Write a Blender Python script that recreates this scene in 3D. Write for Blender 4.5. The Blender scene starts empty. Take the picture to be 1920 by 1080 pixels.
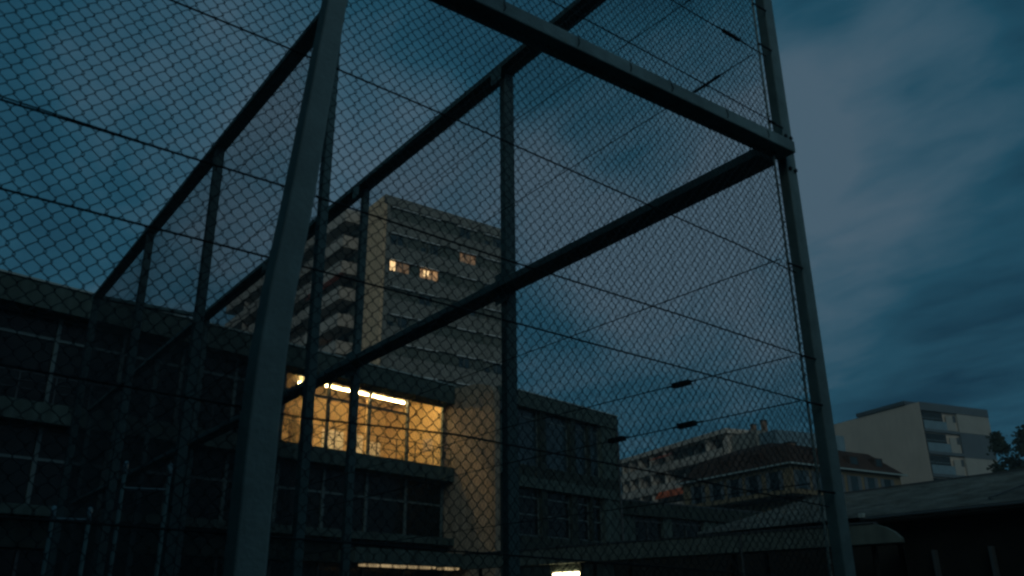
import bpy, math, random
import numpy as np
from mathutils import Vector, Matrix
random.seed(7)
C = bpy.context.scene
R = math.radians

# ------------------------------------------------------------------ camera
B = np.array([[0.8033586, 0.20581362, 0.55879845],
              [-0.59539508, 0.29484456, 0.74737633],
              [-0.01093845, -0.93311706, 0.35940633]])      # columns: right, down, forward in world axes
EYE = 1.5
cam_d = bpy.data.cameras.new('camera'); cam = bpy.data.objects.new('camera', cam_d); C.collection.objects.link(cam)
r, d, f = B[:, 0], B[:, 1], B[:, 2]
cam.matrix_world = Matrix(((r[0], -d[0], -f[0], 0), (r[1], -d[1], -f[1], 0), (r[2], -d[2], -f[2], EYE), (0, 0, 0, 1)))
cam_d.sensor_width = 36; cam_d.lens = 36 * 1610 / 1920
cam_d.clip_start = 0.05; cam_d.clip_end = 3000
cam_d.dof.use_dof = True; cam_d.dof.focus_distance = 14; cam_d.dof.aperture_fstop = 5.6
C.camera = cam
C.render.engine = 'CYCLES'
C.render.resolution_x, C.render.resolution_y = 1024, 576
C.view_settings.view_transform = 'Standard'; C.view_settings.look = 'None'
C.view_settings.exposure = 0; C.view_settings.gamma = 1
C.cycles.pixel_filter_type = 'BLACKMAN_HARRIS'; C.cycles.filter_width = 2.5
C.cycles.use_denoising = True
C.cycles.max_bounces = 6; C.cycles.transparent_max_bounces = 12

# ------------------------------------------------------------------ world: dusk sky with cloud deck
def raydir(px, py):
    v = B @ np.array([px - 960, py - 540, 1610.0]); return v / np.linalg.norm(v)

SUN_EL, SUN_AZ = R(26), R(-132)          # afterglow behind the camera, azimuth from +X towards +Y
sunv = Vector((math.cos(SUN_EL) * math.cos(SUN_AZ), math.cos(SUN_EL) * math.sin(SUN_AZ), math.sin(SUN_EL)))
W = bpy.data.worlds.new('World'); C.world = W; W.use_nodes = True
nt = W.node_tree; nt.nodes.clear(); N = nt.nodes.new; L = nt.links.new
def sock(n, i, v):
    if hasattr(v, 'is_output'): L(v, n.inputs[i])
    else: n.inputs[i].default_value = v
def wm(op, a, b=0.0, c=0.0):
    n = N('ShaderNodeMath'); n.operation = op
    sock(n, 0, a); sock(n, 1, b); sock(n, 2, c); return n.outputs[0]
def wv(op, a, b=(0, 0, 0)):
    n = N('ShaderNodeVectorMath'); n.operation = op
    sock(n, 0, a); sock(n, 1, b); return n.outputs['Value'] if op == 'DOT_PRODUCT' else n.outputs[0]
tc = N('ShaderNodeTexCoord'); D = tc.outputs['Generated']
sep = N('ShaderNodeSeparateXYZ'); L(D, sep.inputs[0])
zc = wm('MAXIMUM', wm('ADD', sep.outputs[2], 0.12), 0.06)
cmb = N('ShaderNodeCombineXYZ')
L(wm('DIVIDE', sep.outputs[0], zc), cmb.inputs[0]); L(wm('DIVIDE', sep.outputs[1], zc), cmb.inputs[1])
mp = N('ShaderNodeMapping'); mp.inputs['Rotation'].default_value = (0, 0, R(-22)); mp.inputs['Scale'].default_value = (1.15, 0.62, 1)
L(cmb.outputs[0], mp.inputs[0])
def noise(vec, scale, detail, rough=0.5, dist=0.0):
    n = N('ShaderNodeTexNoise'); n.inputs['Scale'].default_value = scale; n.inputs['Detail'].default_value = detail
    n.inputs['Roughness'].default_value = rough; n.inputs['Distortion'].default_value = dist
    L(vec, n.inputs['Vector']); return n
n1 = noise(mp.outputs[0], 1.5, 4, 0.5, 0.4); n2 = noise(mp.outputs[0], 6.5, 6, 0.6, 0.3)
wob = noise(D, 3.0, 3, 0.5)
wd = wv('ADD', D, wv('MULTIPLY', wv('SUBTRACT', wob.outputs['Color'], (0.5, 0.5, 0.5)), (0.32, 0.32, 0.32)))
wdn = wv('NORMALIZE', wd)
fac = wm('ADD', wm('MULTIPLY', wm('SUBTRACT', n1.outputs[0], 0.5), 0.95), wm('MULTIPLY', wm('SUBTRACT', n2.outputs[0], 0.5), 0.8))
fac = wm('ADD', fac, 0.46)
# large cloud banks and openings, fixed to compass directions
banks = [(560, 210, 10, .30), (1560, 230, 8, .34), (820, 330, 8, .22), (1220, 340, 10, .34), (1330, 520, 8, .22), (1750, 640, 7, .10),
         (40, 30, 12, -.30), (760, 60, 7, -.25), (1250, 40, 8, -.30), (1740, 430, 9, -.14), (100, 430, 10, .10), (1450, 760, 8, -.08),
         (1800, 60, 9, -.12), (1880, 780, 9, -.18), (230, 250, 9, .12)]
for px, py, rad, wt in banks:
    t = tuple(raydir(px, py))
    mr = N('ShaderNodeMapRange'); mr.interpolation_type = 'SMOOTHERSTEP'
    mr.inputs['From Min'].default_value = math.cos(R(rad * 1.5)); mr.inputs['From Max'].default_value = 1.0
    L(wv('DOT_PRODUCT', wdn, t), mr.inputs[0])
    fac = wm('ADD', fac, wm('MULTIPLY', mr.outputs[0], wt * 1.25))
mr = N('ShaderNodeMapRange'); mr.interpolation_type = 'SMOOTHSTEP'; mr.inputs['From Min'].default_value = 0.35; mr.inputs['From Max'].default_value = 1.0
L(wv('DOT_PRODUCT', wdn, (-0.92, -0.12, 0.37)), mr.inputs[0]); fac = wm('SUBTRACT', fac, wm('MULTIPLY', mr.outputs[0], 0.25))  # added dark patch of unseen sky, dims faces turned left
mr = N('ShaderNodeMapRange'); mr.interpolation_type = 'SMOOTHSTEP'; mr.inputs['From Min'].default_value = 0.2; mr.inputs['From Max'].default_value = 1.0
L(wv('DOT_PRODUCT', wdn, (0.35, -0.83, 0.43)), mr.inputs[0]); fac = wm('ADD', fac, wm('MULTIPLY', mr.outputs[0], 0.45))  # added bright unseen sky behind the viewer, lifts the front faces
ramp = N('ShaderNodeValToRGB'); L(fac, ramp.inputs[0]); e = ramp.color_ramp.elements
e[0].position = 0.0; e[0].color = (0.004, 0.030, 0.057, 1)
e[1].position = 1.0; e[1].color = (0.064, 0.112, 0.155, 1)
m_ = e.new(0.42); m_.color = (0.013, 0.065, 0.106, 1)
m_ = e.new(0.72); m_.color = (0.038, 0.092, 0.136, 1)
sky = N('ShaderNodeTexSky'); sky.sky_type = 'NISHITA'; sky.sun_disc = False
sky.sun_elevation = SUN_EL; sky.sun_rotation = math.pi / 2 - SUN_AZ
bg1 = N('ShaderNodeBackground'); L(ramp.outputs[0], bg1.inputs[0]); bg1.inputs[1].default_value = 1.0
bg2 = N('ShaderNodeBackground'); L(sky.outputs[0], bg2.inputs[0]); bg2.inputs[1].default_value = 0.0006
ad = N('ShaderNodeAddShader'); L(bg1.outputs[0], ad.inputs[0]); L(bg2.outputs[0], ad.inputs[1])
wo = N('ShaderNodeOutputWorld'); L(ad.outputs[0], wo.inputs[0])

sd = bpy.data.lights.new('sun', 'SUN'); sd.energy = 0.42; sd.angle = R(40); sd.color = (0.80, 0.92, 0.86)
so = bpy.data.objects.new('sun', sd); C.collection.objects.link(so); so.rotation_euler = sunv.to_track_quat('Z', 'Y').to_euler()

# ------------------------------------------------------------------ materials
def mat(name, col, rough=0.7, metal=0.0, var=0.25, scale=3.0, bump=0.0, bscale=40, spec=0.4, stretch=(1, 1, 1), streak=0.0):
    m = bpy.data.materials.new(name); m.use_nodes = True; t = m.node_tree; b = t.nodes['Principled BSDF']
    b.inputs['Roughness'].default_value = rough; b.inputs['Metallic'].default_value = metal
    b.inputs['Specular IOR Level'].default_value = spec
    tcn = t.nodes.new('ShaderNodeTexCoord'); mpn = t.nodes.new('ShaderNodeMapping'); mpn.inputs['Scale'].default_value = stretch
    t.links.new(tcn.outputs['Object'], mpn.inputs[0])
    n = t.nodes.new('ShaderNodeTexNoise'); n.inputs['Scale'].default_value = scale; n.inputs['Detail'].default_value = 7; n.inputs['Roughness'].default_value = 0.62
    t.links.new(mpn.outputs[0], n.inputs['Vector'])
    rp = t.nodes.new('ShaderNodeValToRGB'); t.links.new(n.outputs[0], rp.inputs[0])
    rp.color_ramp.elements[0].position = 0.3; rp.color_ramp.elements[1].position = 0.7
    rp.color_ramp.elements[0].color = tuple(c * (1 - var) for c in col) + (1,)
    rp.color_ramp.elements[1].color = tuple(min(1, c * (1 + var)) for c in col) + (1,)
    out = rp.outputs[0]
    if streak:      # rain streaks and grime running down
        m2 = t.nodes.new('ShaderNodeMapping'); m2.inputs['Scale'].default_value = (2.2, 2.2, 0.16); t.links.new(tcn.outputs['Object'], m2.inputs[0])
        n2_ = t.nodes.new('ShaderNodeTexNoise'); n2_.inputs['Scale'].default_value = 2.0; n2_.inputs['Detail'].default_value = 6; t.links.new(m2.outputs[0], n2_.inputs['Vector'])
        mr = t.nodes.new('ShaderNodeMapRange'); mr.inputs['From Min'].default_value = .35; mr.inputs['From Max'].default_value = .65
        mr.inputs['To Min'].default_value = 1 - streak; mr.inputs['To Max'].default_value = 1; t.links.new(n2_.outputs[0], mr.inputs[0])
        mx = t.nodes.new('ShaderNodeVectorMath'); mx.operation = 'SCALE'; t.links.new(out, mx.inputs[0]); t.links.new(mr.outputs[0], mx.inputs['Scale']); out = mx.outputs[0]
    t.links.new(out, b.inputs['Base Color'])
    if bump:
        n3 = t.nodes.new('ShaderNodeTexNoise'); n3.inputs['Scale'].default_value = bscale; n3.inputs['Detail'].default_value = 4; t.links.new(mpn.outputs[0], n3.inputs['Vector'])
        bp = t.nodes.new('ShaderNodeBump'); bp.inputs['Strength'].default_value = bump; bp.inputs['Distance'].default_value = 0.02
        t.links.new(n3.outputs[0], bp.inputs['Height']); t.links.new(bp.outputs[0], b.inputs['Normal'])
    return m
def emis(name, col, st, var=0.0, scale=4.0):
    m = bpy.data.materials.new(name); m.use_nodes = True; t = m.node_tree; b = t.nodes['Principled BSDF']
    b.inputs['Base Color'].default_value = (0.3, 0.25, 0.2, 1); b.inputs['Emission Color'].default_value = col + (1,); b.inputs['Emission Strength'].default_value = st
    if var:
        tcn = t.nodes.new('ShaderNodeTexCoord'); n = t.nodes.new('ShaderNodeTexNoise'); n.inputs['Scale'].default_value = scale; n.inputs['Detail'].default_value = 2
        t.links.new(tcn.outputs['Object'], n.inputs['Vector'])
        mr = t.nodes.new('ShaderNodeMapRange'); mr.inputs['From Min'].default_value = .38; mr.inputs['From Max'].default_value = .62
        mr.inputs['To Min'].default_value = st * (1 - var); mr.inputs['To Max'].default_value = st * (1 + var); t.links.new(n.outputs[0], mr.inputs[0]); t.links.new(mr.outputs[0], b.inputs['Emission Strength'])
    return m
def clearglass(name):
    m = bpy.data.materials.new(name); m.use_nodes = True; t = m.node_tree; t.nodes.clear()
    o = t.nodes.new('ShaderNodeOutputMaterial'); mx = t.nodes.new('ShaderNodeMixShader'); tr = t.nodes.new('ShaderNodeBsdfTransparent'); g = t.nodes.new('ShaderNodeBsdfGlossy')
    g.inputs['Roughness'].default_value = 0.03; lw = t.nodes.new('ShaderNodeLayerWeight'); pw = t.nodes.new('ShaderNodeMath'); pw.operation = 'POWER'; pw.inputs[1].default_value = 4; t.links.new(lw.outputs['Facing'], pw.inputs[0]); fr = t.nodes.new('ShaderNodeMath'); fr.operation = 'MULTIPLY_ADD'; fr.inputs[1].default_value = .9; fr.inputs[2].default_value = .04; t.links.new(pw.outputs[0], fr.inputs[0])
    tr.inputs[0].default_value = (0.93, 0.95, 0.94, 1)
    t.links.new(fr.outputs[0], mx.inputs[0]); t.links.new(tr.outputs[0], mx.inputs[1]); t.links.new(g.outputs[0], mx.inputs[2]); t.links.new(mx.outputs[0], o.inputs[0]); return m

M = dict(
    steel=mat('galvanised_steel', (0.160, 0.262, 0.255), 0.62, 0.0, 0.16, 9, 0.15, 60, spec=0.3, streak=0.22),
    palesteel=mat('lit_pale_galvanised_steel', (0.56, 0.69, 0.62), 0.62, 0.0, 0.14, 9, 0.15, 60, spec=0.3, streak=0.2),  # cage steel lightened to make up for light blocked from the brace
    wire=mat('dull_wire', (0.055, 0.085, 0.095), 0.7, 0.0, 0.1, 5, spec=0.15),
    cable=mat('dark_cable', (0.04, 0.055, 0.06), 0.7, 0, 0.1, spec=0.2),
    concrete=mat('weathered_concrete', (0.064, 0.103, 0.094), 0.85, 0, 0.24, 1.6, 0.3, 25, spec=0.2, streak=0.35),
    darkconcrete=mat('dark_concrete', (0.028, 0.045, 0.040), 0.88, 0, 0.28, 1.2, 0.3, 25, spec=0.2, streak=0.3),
    sidewall=mat('rough_render', (0.30, 0.255, 0.19), 0.9, 0, 0.22, 2.2, 0.5, 18, spec=0.15, streak=0.25),  # tinted warm to stand in for light spilling from the lit room
    mullion=mat('painted_aluminium', (0.095, 0.14, 0.14), 0.45, 0.1, 0.12, 6),
    frontsteel=mat('lit_galvanised_steel', (0.34, 0.49, 0.47), 0.62, 0.0, 0.2, 9, 0.2, 60, spec=0.3, streak=0.3),  # cage steel lightened to stand in for light on the front parts
    hoopsteel=mat('lit_galvanised_tube', (0.20, 0.29, 0.31), 0.45, 0.1, 0.12, 6),  # hoops and rungs lightened for the light they catch, uprights left darker
    darkframe=mat('dark_frame', (0.05, 0.065, 0.07), 0.5, 0, 0.15),
    darkglass=mat('dark_window_glass', (0.006, 0.011, 0.012), 0.16, 0, 0.4, 1.5, spec=0.2),
    blueglass=mat('blue_window_glass', (0.02, 0.045, 0.055), 0.2, 0, 0.4, 1.5, spec=0.4),
    glass=clearglass('clear_glass'),
    roomwall=mat('cream_plaster', (0.62, 0.47, 0.25), 0.8, 0, 0.08, 1.5),
    ceiling=mat('room_ceiling', (0.62, 0.52, 0.36), 0.85, 0, 0.06, 2),
    blind=mat('blind_slats', (0.25, 0.19, 0.10), 0.7, 0, 0.15),
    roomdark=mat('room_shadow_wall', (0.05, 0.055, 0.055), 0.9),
    towerwall=mat('tower_beige_render', (0.80, 0.56, 0.35), 0.9, 0, 0.12, 0.4, 0.2, 4, spec=0.1, streak=0.12),
    spandrel=mat('tower_grey_panels', (0.25, 0.25, 0.215), 0.85, 0, 0.14, 0.5, 0.2, 4, spec=0.1, streak=0.18),
    strip=mat('tower_dark_strip', (0.105, 0.125, 0.105), 0.85, 0, 0.22, 0.6, spec=0.1),
    shutter=mat('roller_shutter', (0.13, 0.145, 0.12), 0.8, 0, 0.15, 1.2, spec=0.1),
    trim=mat('pale_trim', (0.80, 0.80, 0.76), 0.7, 0, 0.15, 3),
    parapet=mat('balcony_parapet', (0.56, 0.49, 0.41), 0.85, 0, 0.15, 0.8, spec=0.1, streak=0.2),
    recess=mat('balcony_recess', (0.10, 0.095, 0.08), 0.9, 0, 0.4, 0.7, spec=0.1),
    awning=mat('red_awning_cloth', (0.48, 0.075, 0.03), 0.9, 0, 0.2, 3),
    orange=mat('orange_awning_cloth', (0.52, 0.085, 0.015), 0.9, 0, 0.25, 2),
    whitewall=mat('white_house_render', (0.50, 0.43, 0.35), 0.9, 0, 0.1, 0.25, 0.1, 4, spec=0.1, streak=0.1),
    bluegrey=mat('blue_grey_cladding', (0.09, 0.12, 0.135), 0.8, 0, 0.12, 0.5, spec=0.15),
    whitepanel=mat('pale_panel', (0.30, 0.30, 0.265), 0.85, 0, 0.12, 0.5, spec=0.1),
    balglass=mat('balcony_glass', (0.13, 0.21, 0.24), 0.35, 0, 0.2, 1, spec=0.3),
    tile=mat('red_brown_roof_tiles', (0.044, 0.026, 0.019), 0.9, 0, 0.35, 0.9, 0.6, 9, spec=0.1),
    ochre=mat('ochre_render', (0.19, 0.155, 0.095), 0.9, 0, 0.25, 0.6, 0.2, 4, spec=0.1),
    gutter=mat('zinc_gutter', (0.30, 0.38, 0.36), 0.5, 0.2, 0.1, 2),
    metalroof=mat('corrugated_roof_sheet', (0.125, 0.165, 0.165), 0.6, 0.0, 0.45, 1.6, 0.4, 14, spec=0.3),
    shade=mat('shade_black', (0.012, 0.014, 0.013), 0.9, 0, 0.3, 2, spec=0.1),  # near-black colour standing in for shade, also used on columns and canopies
    fasciapale=mat('walkway_concrete', (0.10, 0.135, 0.12), 0.85, 0, 0.25, 1.1, 0.3, 20, spec=0.2, streak=0.25),
    asphalt=mat('asphalt', (0.05, 0.05, 0.05), 0.9, 0, 0.25, 2, 0.5, 60),
    bark=mat('bark', (0.05, 0.04, 0.03), 0.9), leaf=mat('dark_foliage', (0.028, 0.045, 0.03), 0.85, 0, 0.5, 0.8, spec=0.1),
    chimney=mat('chimney_brick', (0.24, 0.15, 0.10), 0.9, 0, 0.3, 3),
    tube=emis('fluorescent_tube', (1.0, 0.64, 0.27), 66.0),
    lampglow=emis('walkway_lamp_tube', (1.0, 0.80, 0.46), 12.0),
    striplight=emis('ceiling_light_panel', (1.0, 0.72, 0.36), 0.34, 0.35, 2.0),
    litwarm=emis('lit_window_curtain', (1.0, 0.52, 0.20), 0.34, 0.6, 0.9),
    litdim=emis('dimly_lit_curtain', (1.0, 0.50, 0.18), 0.085, 0.7, 0.9),
    bulb=emis('lamp_bulb', (1.0, 0.66, 0.30), 1.6),
)

# ------------------------------------------------------------------ mesh helpers
FLIP = [1]
class MB:
    def __init__(s): s.v = []; s.f = []
    def add(s, vs, fs):
        o = len(s.v); s.v += [tuple(map(float, v)) for v in vs]; s.f += [tuple(i + o for i in q) for q in fs]; return s
    def box(s, x0, x1, y0, y1, z0, z1):
        x0, x1 = min(x0, x1), max(x0, x1); y0, y1 = min(y0, y1), max(y0, y1); z0, z1 = min(z0, z1), max(z0, z1)
        return s.add([(x0, y0, z0), (x1, y0, z0), (x1, y1, z0), (x0, y1, z0), (x0, y0, z1), (x1, y0, z1), (x1, y1, z1), (x0, y1, z1)],
              [(0, 3, 2, 1), (4, 5, 6, 7), (0, 1, 5, 4), (1, 2, 6, 5), (2, 3, 7, 6), (3, 0, 4, 7)])
    def bar(s, p, q, w, h, up=(0, 0, 1)):           # rectangular bar from p to q
        p, q = Vector(p), Vector(q); a = (q - p).normalized(); u = Vector(up)
        if abs(a.dot(u)) > 0.99: u = Vector((0, 1, 0))
        sx = a.cross(u).normalized() * w / 2; uy = sx.cross(a).normalized() * h / 2
        vs = [p - sx - uy, p + sx - uy, p + sx + uy, p - sx + uy, q - sx - uy, q + sx - uy, q + sx + uy, q - sx + uy]
        return s.add(vs, [(0, 1, 2, 3), (7, 6, 5, 4), (0, 4, 5, 1), (1, 5, 6, 2), (2, 6, 7, 3), (3, 7, 4, 0)])
    def tube(s, pts, r, n=8):
        pts = [Vector(p) for p in pts]; rings = []
        for i, p in enumerate(pts):
            a = (pts[min(i + 1, len(pts) - 1)] - pts[max(i - 1, 0)]).normalized()
            u = Vector((0, 0, 1)) if abs(a.z) < 0.9 else Vector((1, 0, 0))
            x = a.cross(u).normalized(); y = x.cross(a)
            rings.append([p + (x * math.cos(2 * math.pi * k / n) + y * math.sin(2 * math.pi * k / n)) * r for k in range(n)])
        vs = [v for g in rings for v in g]; fs = []
        for i in range(len(pts) - 1):
            for k in range(n): fs.append((i * n + k, i * n + (k + 1) % n, (i + 1) * n + (k + 1) % n, (i + 1) * n + k))
        fs.append(tuple(range(n))[::-1]); fs.append(tuple(range((len(pts) - 1) * n, len(pts) * n)))
        return s.add(vs, fs)
    def prism(s, poly, axis, a0, a1):               # poly in the other two axes, extruded along axis (0,1,2)
        def P(uv, a):
            l = list(uv); l.insert(axis, a); return tuple(l)
        n = len(poly); vs = [P(q, a0) for q in poly] + [P(q, a1) for q in poly]
        fs = [tuple(range(n)), tuple(range(n, 2 * n))[::-1]] + [(i, i + n, (i + 1) % n + n, (i + 1) % n) for i in range(n)]
        return s.add(vs, fs)
    def build(s, name, m, parent=None, bevel=0.0, label=None, smooth=False):
        me = bpy.data.meshes.new(name); me.from_pydata([(v[0], v[1] * FLIP[0], v[2]) for v in s.v], [], s.f); me.materials.append(m)
        import bmesh
        bm = bmesh.new(); bm.from_mesh(me); bmesh.ops.recalc_face_normals(bm, faces=bm.faces); bm.to_mesh(me); bm.free()
        if smooth: me.shade_smooth()
        o = bpy.data.objects.new(name, me); C.collection.objects.link(o)
        if parent: o.parent = parent
        if bevel:
            b = o.modifiers.new('bevel', 'BEVEL'); b.width = bevel; b.segments = 2; b.limit_method = 'ANGLE'
        if label: o['label'] = label
        return o
def Bx(*a): return MB().box(*a)
def thing(name, label, cat, loc=(0, 0, 0), rz=0.0, group=None):
    o = bpy.data.objects.new(name, None); C.collection.objects.link(o); o.location = loc; o.rotation_euler = (0, 0, rz)
    o.empty_display_size = 0.3; o['label'] = label; o['category'] = cat
    if group: o['group'] = group
    return o
def tag(o, label=None, cat=None, group=None, kind=None):
    for k, v in (('label', label), ('category', cat), ('group', group), ('kind', kind)):
        if v: o[k] = v
    return o
def copy_tree(o, parent=None):
    c = o.copy(); C.collection.objects.link(c); c.parent = parent
    for ch in list(o.children): copy_tree(ch, c)
    return c

# ------------------------------------------------------------------ ground
g = MB().add([(-900, -900, 0), (900, -900, 0), (900, 900, 0), (-900, 900, 0)], [(0, 1, 2, 3)]).build('ground', M['asphalt'])
tag(g, kind='structure')

# ------------------------------------------------------------------ chain link cage round the ball court
XP, XU, YQ = 3.625, 2.07, 2.37
ZW, ZT = 3.80, 5.78
court = thing('ball_court_cage', 'tall grey steel cage with chain link mesh and tension wires, closest to the viewer', 'fence', (XP, YQ, 0))
OX, OY = XP, YQ
def L2(p): return (p[0] - OX, p[1] - OY, p[2])
def cbar(name, p, q, w, h, up=(0, 0, 1), m='steel', label=None, bevel=0.006):
    return MB().bar(L2(p), L2(q), w, h, up).build(name, M[m], court, bevel, label)
def cbox(name, x0, x1, y0, y1, z0, z1, label=None, m='steel'):
    return Bx(x0 - OX, x1 - OX, y0 - OY, y1 - OY, z0, z1).build(name, M[m], court, 0.006, label)
# posts
cbox('post', 3.628, 3.712, 2.372, 2.432, 0, ZT + .3, 'corner post on the right, where two rails meet', m='frontsteel')
for y in (4.865, 7.385, 9.90, 12.45, 15.0, 17.5, 20.0):
    cbox('post', 3.557 if y < 5 else 3.575, 3.653 if y < 5 else 3.645, y - .035, y + .035, 0, ZT - .045)
for y in (4.88, 7.43, 9.80, 12.47):
    cbox('post', 2.052 if y < 5 else 2.04, 2.108 if y < 5 else 2.12, y - .035, y + .035, 0, ZT - .045)
# leaning brace in the foreground
bm_ = MB(); bw, bh = .035, .034
ring = [(0.842, 2.315, 0, 1.32), (0.846, 2.312, 2.0, 1.26), (0.852, 2.312, 2.2, 1.22), (0.866, 2.312, 2.4, 1.16), (0.903, 2.318, 2.72, 1.14), (0.952, 2.326, 3.25, 1.04), (1.003, 2.335, ZW - .002, .98)]
nr = len(ring)
bm_.add([L2((x + sx * bw * k_, y + sy * bh * k_, z)) for x, y, z, k_ in ring for sx, sy in ((-1, -1), (1, -1), (1, 1), (-1, 1))],
        [(3, 2, 1, 0), (4 * nr - 4, 4 * nr - 3, 4 * nr - 2, 4 * nr - 1)] + [(4 * a + b, 4 * a + (b + 1) % 4, 4 * a + 4 + (b + 1) % 4, 4 * a + 4 + b) for a in range(nr - 1) for b in range(4)])
bm_.build('brace', M['palesteel'], court, 0.006, 'pale square post in the foreground, its upper part leaning to the right')
# rails: W front, V right wall, T right wall top, U left wall top, far end, front top
cbox('rail', -1.2, 3.626, 2.306, 2.418, ZW, ZW + .072, 'front rail crossing the sky at the upper right', m='frontsteel')
cbox('rail', 3.485, 3.65, 2.452, 20.0, ZW + .001, ZW + .060, 'dark middle rail receding from the corner post to the lower left')
cbox('rail', 3.50, 3.655, 2.452, 20.0, ZT - .046, ZT + .010, 'top rail receding to the lower left above the middle rail')
cbox('rail', 2.02, 2.14, 4.84, 12.50, ZT - .046, ZT + .010, 'top rail of the left wall, steepest in view')
cbox('rail', 2.142, 3.498, 12.42, 12.50, ZT - .044, ZT + .008, 'short far rail along the school roof line')
cbox('rail', -1.2, 3.626, 2.33, 2.43, ZT - .04, ZT + .03)
cbox('post', -1.28, -1.2, 2.33, 2.43, 0, ZT + .03)

def chain(name, org, ax, width, z0, z1, p=0.050, q=0.043, r=0.0017, fine=True, label=None):
    """zigzag wires hooked into each other in the plane through org along ax"""
    org = np.array(org, float); ax = np.array(ax, float); nn = np.array([ax[1], -ax[0], 0.0]); up = np.array([0, 0, 1.0])
    hz = p / 2; nz = int((z1 - z0) / hz); hq = q / 2; nw = int(width / hq)
    V = []; Fa = []; cnt = 0
    rng = np.random.default_rng(3)
    ph = rng.random(4) * 6; jit = np.convolve(rng.normal(0, .0022, nw + 5), [.3, .4, .3], 'same')
    for w in range(nw + 1):
        u0 = w * hq; pts = []
        for k in range(nz + 1):
            z = z0 + k * hz; s = 1 if (k + w) % 2 else -1
            uu = u0 + s * (q / 4 + 0.0014); dn = s * 0.0028
            # wavy sag of the hung mesh
            su = 0.008 * math.sin(z * 2.1 + ph[0]) + 0.006 * math.sin(u0 * 3.3 + z + ph[1]) + jit[w] + .0022 * math.sin(z * 11 + w * 1.7)
            sn = 0.016 * math.sin(u0 * 2.2 + ph[2]) * math.sin(z * 1.7 + ph[3])
            if fine:
                pts.append((uu + su, z - .003, dn + sn)); pts.append((uu + su, z + .003, -dn + sn))
            else: pts.append((uu + su, z, dn + sn))
        P = np.array(pts); P3 = org + P[:, :1] * ax + P[:, 1:2] * up + P[:, 2:] * nn
        a = np.gradient(P3, axis=0); a /= np.linalg.norm(a, axis=1)[:, None]
        s1 = np.cross(a, nn); s1 /= np.linalg.norm(s1, axis=1)[:, None]
        ring = np.stack([P3 + (s1 * math.cos(t) + nn * math.sin(t)) * r for t in (0.5, 0.5 + 2.094, 0.5 + 4.189)], 1)
        n = len(P3); V.append(ring.reshape(-1, 3))
        i = np.arange(n - 1)
        for k in range(3):
            k2 = (k + 1) % 3
            Fa.append(np.stack([i * 3 + k, i * 3 + k2, (i + 1) * 3 + k2, (i + 1) * 3 + k], 1) + cnt)
        cnt += n * 3
    V = np.concatenate(V) - np.array([OX, OY, 0]); Fa = np.concatenate(Fa)
    me = bpy.data.meshes.new(name); me.vertices.add(len(V)); me.vertices.foreach_set('co', V.astype(np.float32).ravel())
    me.loops.add(Fa.size); me.loops.foreach_set('vertex_index', Fa.astype(np.int32).ravel())
    me.polygons.add(len(Fa)); me.polygons.foreach_set('loop_start', np.arange(0, Fa.size, 4, dtype=np.int32)); me.polygons.foreach_set('loop_total', np.full(len(Fa), 4, np.int32))
    me.update(); me.materials.append(M['wire'])
    o = bpy.data.objects.new(name, me); C.collection.objects.link(o); o.parent = court
    if label: o['label'] = label
    return o
chain('chain_link_mesh', (-1.2, YQ - .005, 0), (1, 0, 0), 4.722, 0.05, ZT, label='front mesh of large open diamonds')
chain('chain_link_mesh', (XP - .070, YQ + .035, 0), (0, 1, 0), 17.6, 0.05, ZT - .03, fine=False, r=.0014)
chain('chain_link_mesh', (XU - .05, 4.86, 0), (0, 1, 0), 7.6, 0.05, ZT - .03, fine=False, r=.0014)
chain('chain_link_mesh', (XU, 12.44, 0), (1, 0, 0), 1.5, 0.05, ZT - .03, fine=False, r=.0014)

def wirep(pts, r=0.0033, label=None):
    return MB().tube([L2(p) for p in pts], r, 6).build('tension_wire', M['cable'], court, label=label)
S_ = 2.3
def qpt(x, h): return (x * S_, YQ - .012, EYE + h * S_)
QW = [[(-.5, .568), (.035, .564), (.386, .557), (.76, .539), (1.20, .524), (1.545, .508)],
      [(-.5, .464), (.054, .455), (.373, .448), (.812, .434), (1.20, .421), (1.545, .408)],
      [(-.5, .79), (.192, .784), (.358, .779), (.7, .762), (1.352, .719), (1.545, .70)],
      [(-.5, .28), (.09, .257), (.435, .242), (.662, .246), (1.1, .225), (1.545, .20)],
      [(-.5, .11), (.2, .10), (.9, .08), (1.545, .06)],
      [(-.5, 1.13), (.4, 1.12), (1.1, 1.10), (1.545, 1.08)], [(-.5, 1.33), (1.0, 1.285), (1.545, 1.268)]]
for w in QW: wirep([qpt(*q) for q in w])
wirep([(x, y, z + .017 - .02 * i) for i, (x, y, z) in enumerate([qpt(-.1, .566), qpt(.25, .561)])], .0022)
for h0, h1 in ((.746, .757), (.520, .545), (.421, .436), (1.295, 1.285), (1.572, 1.60), (.25, .26)):
    z0, z1 = EYE + h0 * S_, EYE + h1 * S_
    wirep([(XP - .07, 2.44, z0), (XP - .085, 4.83, z1), (XP - .085, 19.9, z1 + (z1 - z0) * .4)], .0031)
for h in (.45, .75, 1.2, 1.55): wirep([(XU - .07, 4.86, EYE + h * S_), (XU - .07, 12.4, EYE + h * S_)], .0030)
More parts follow.
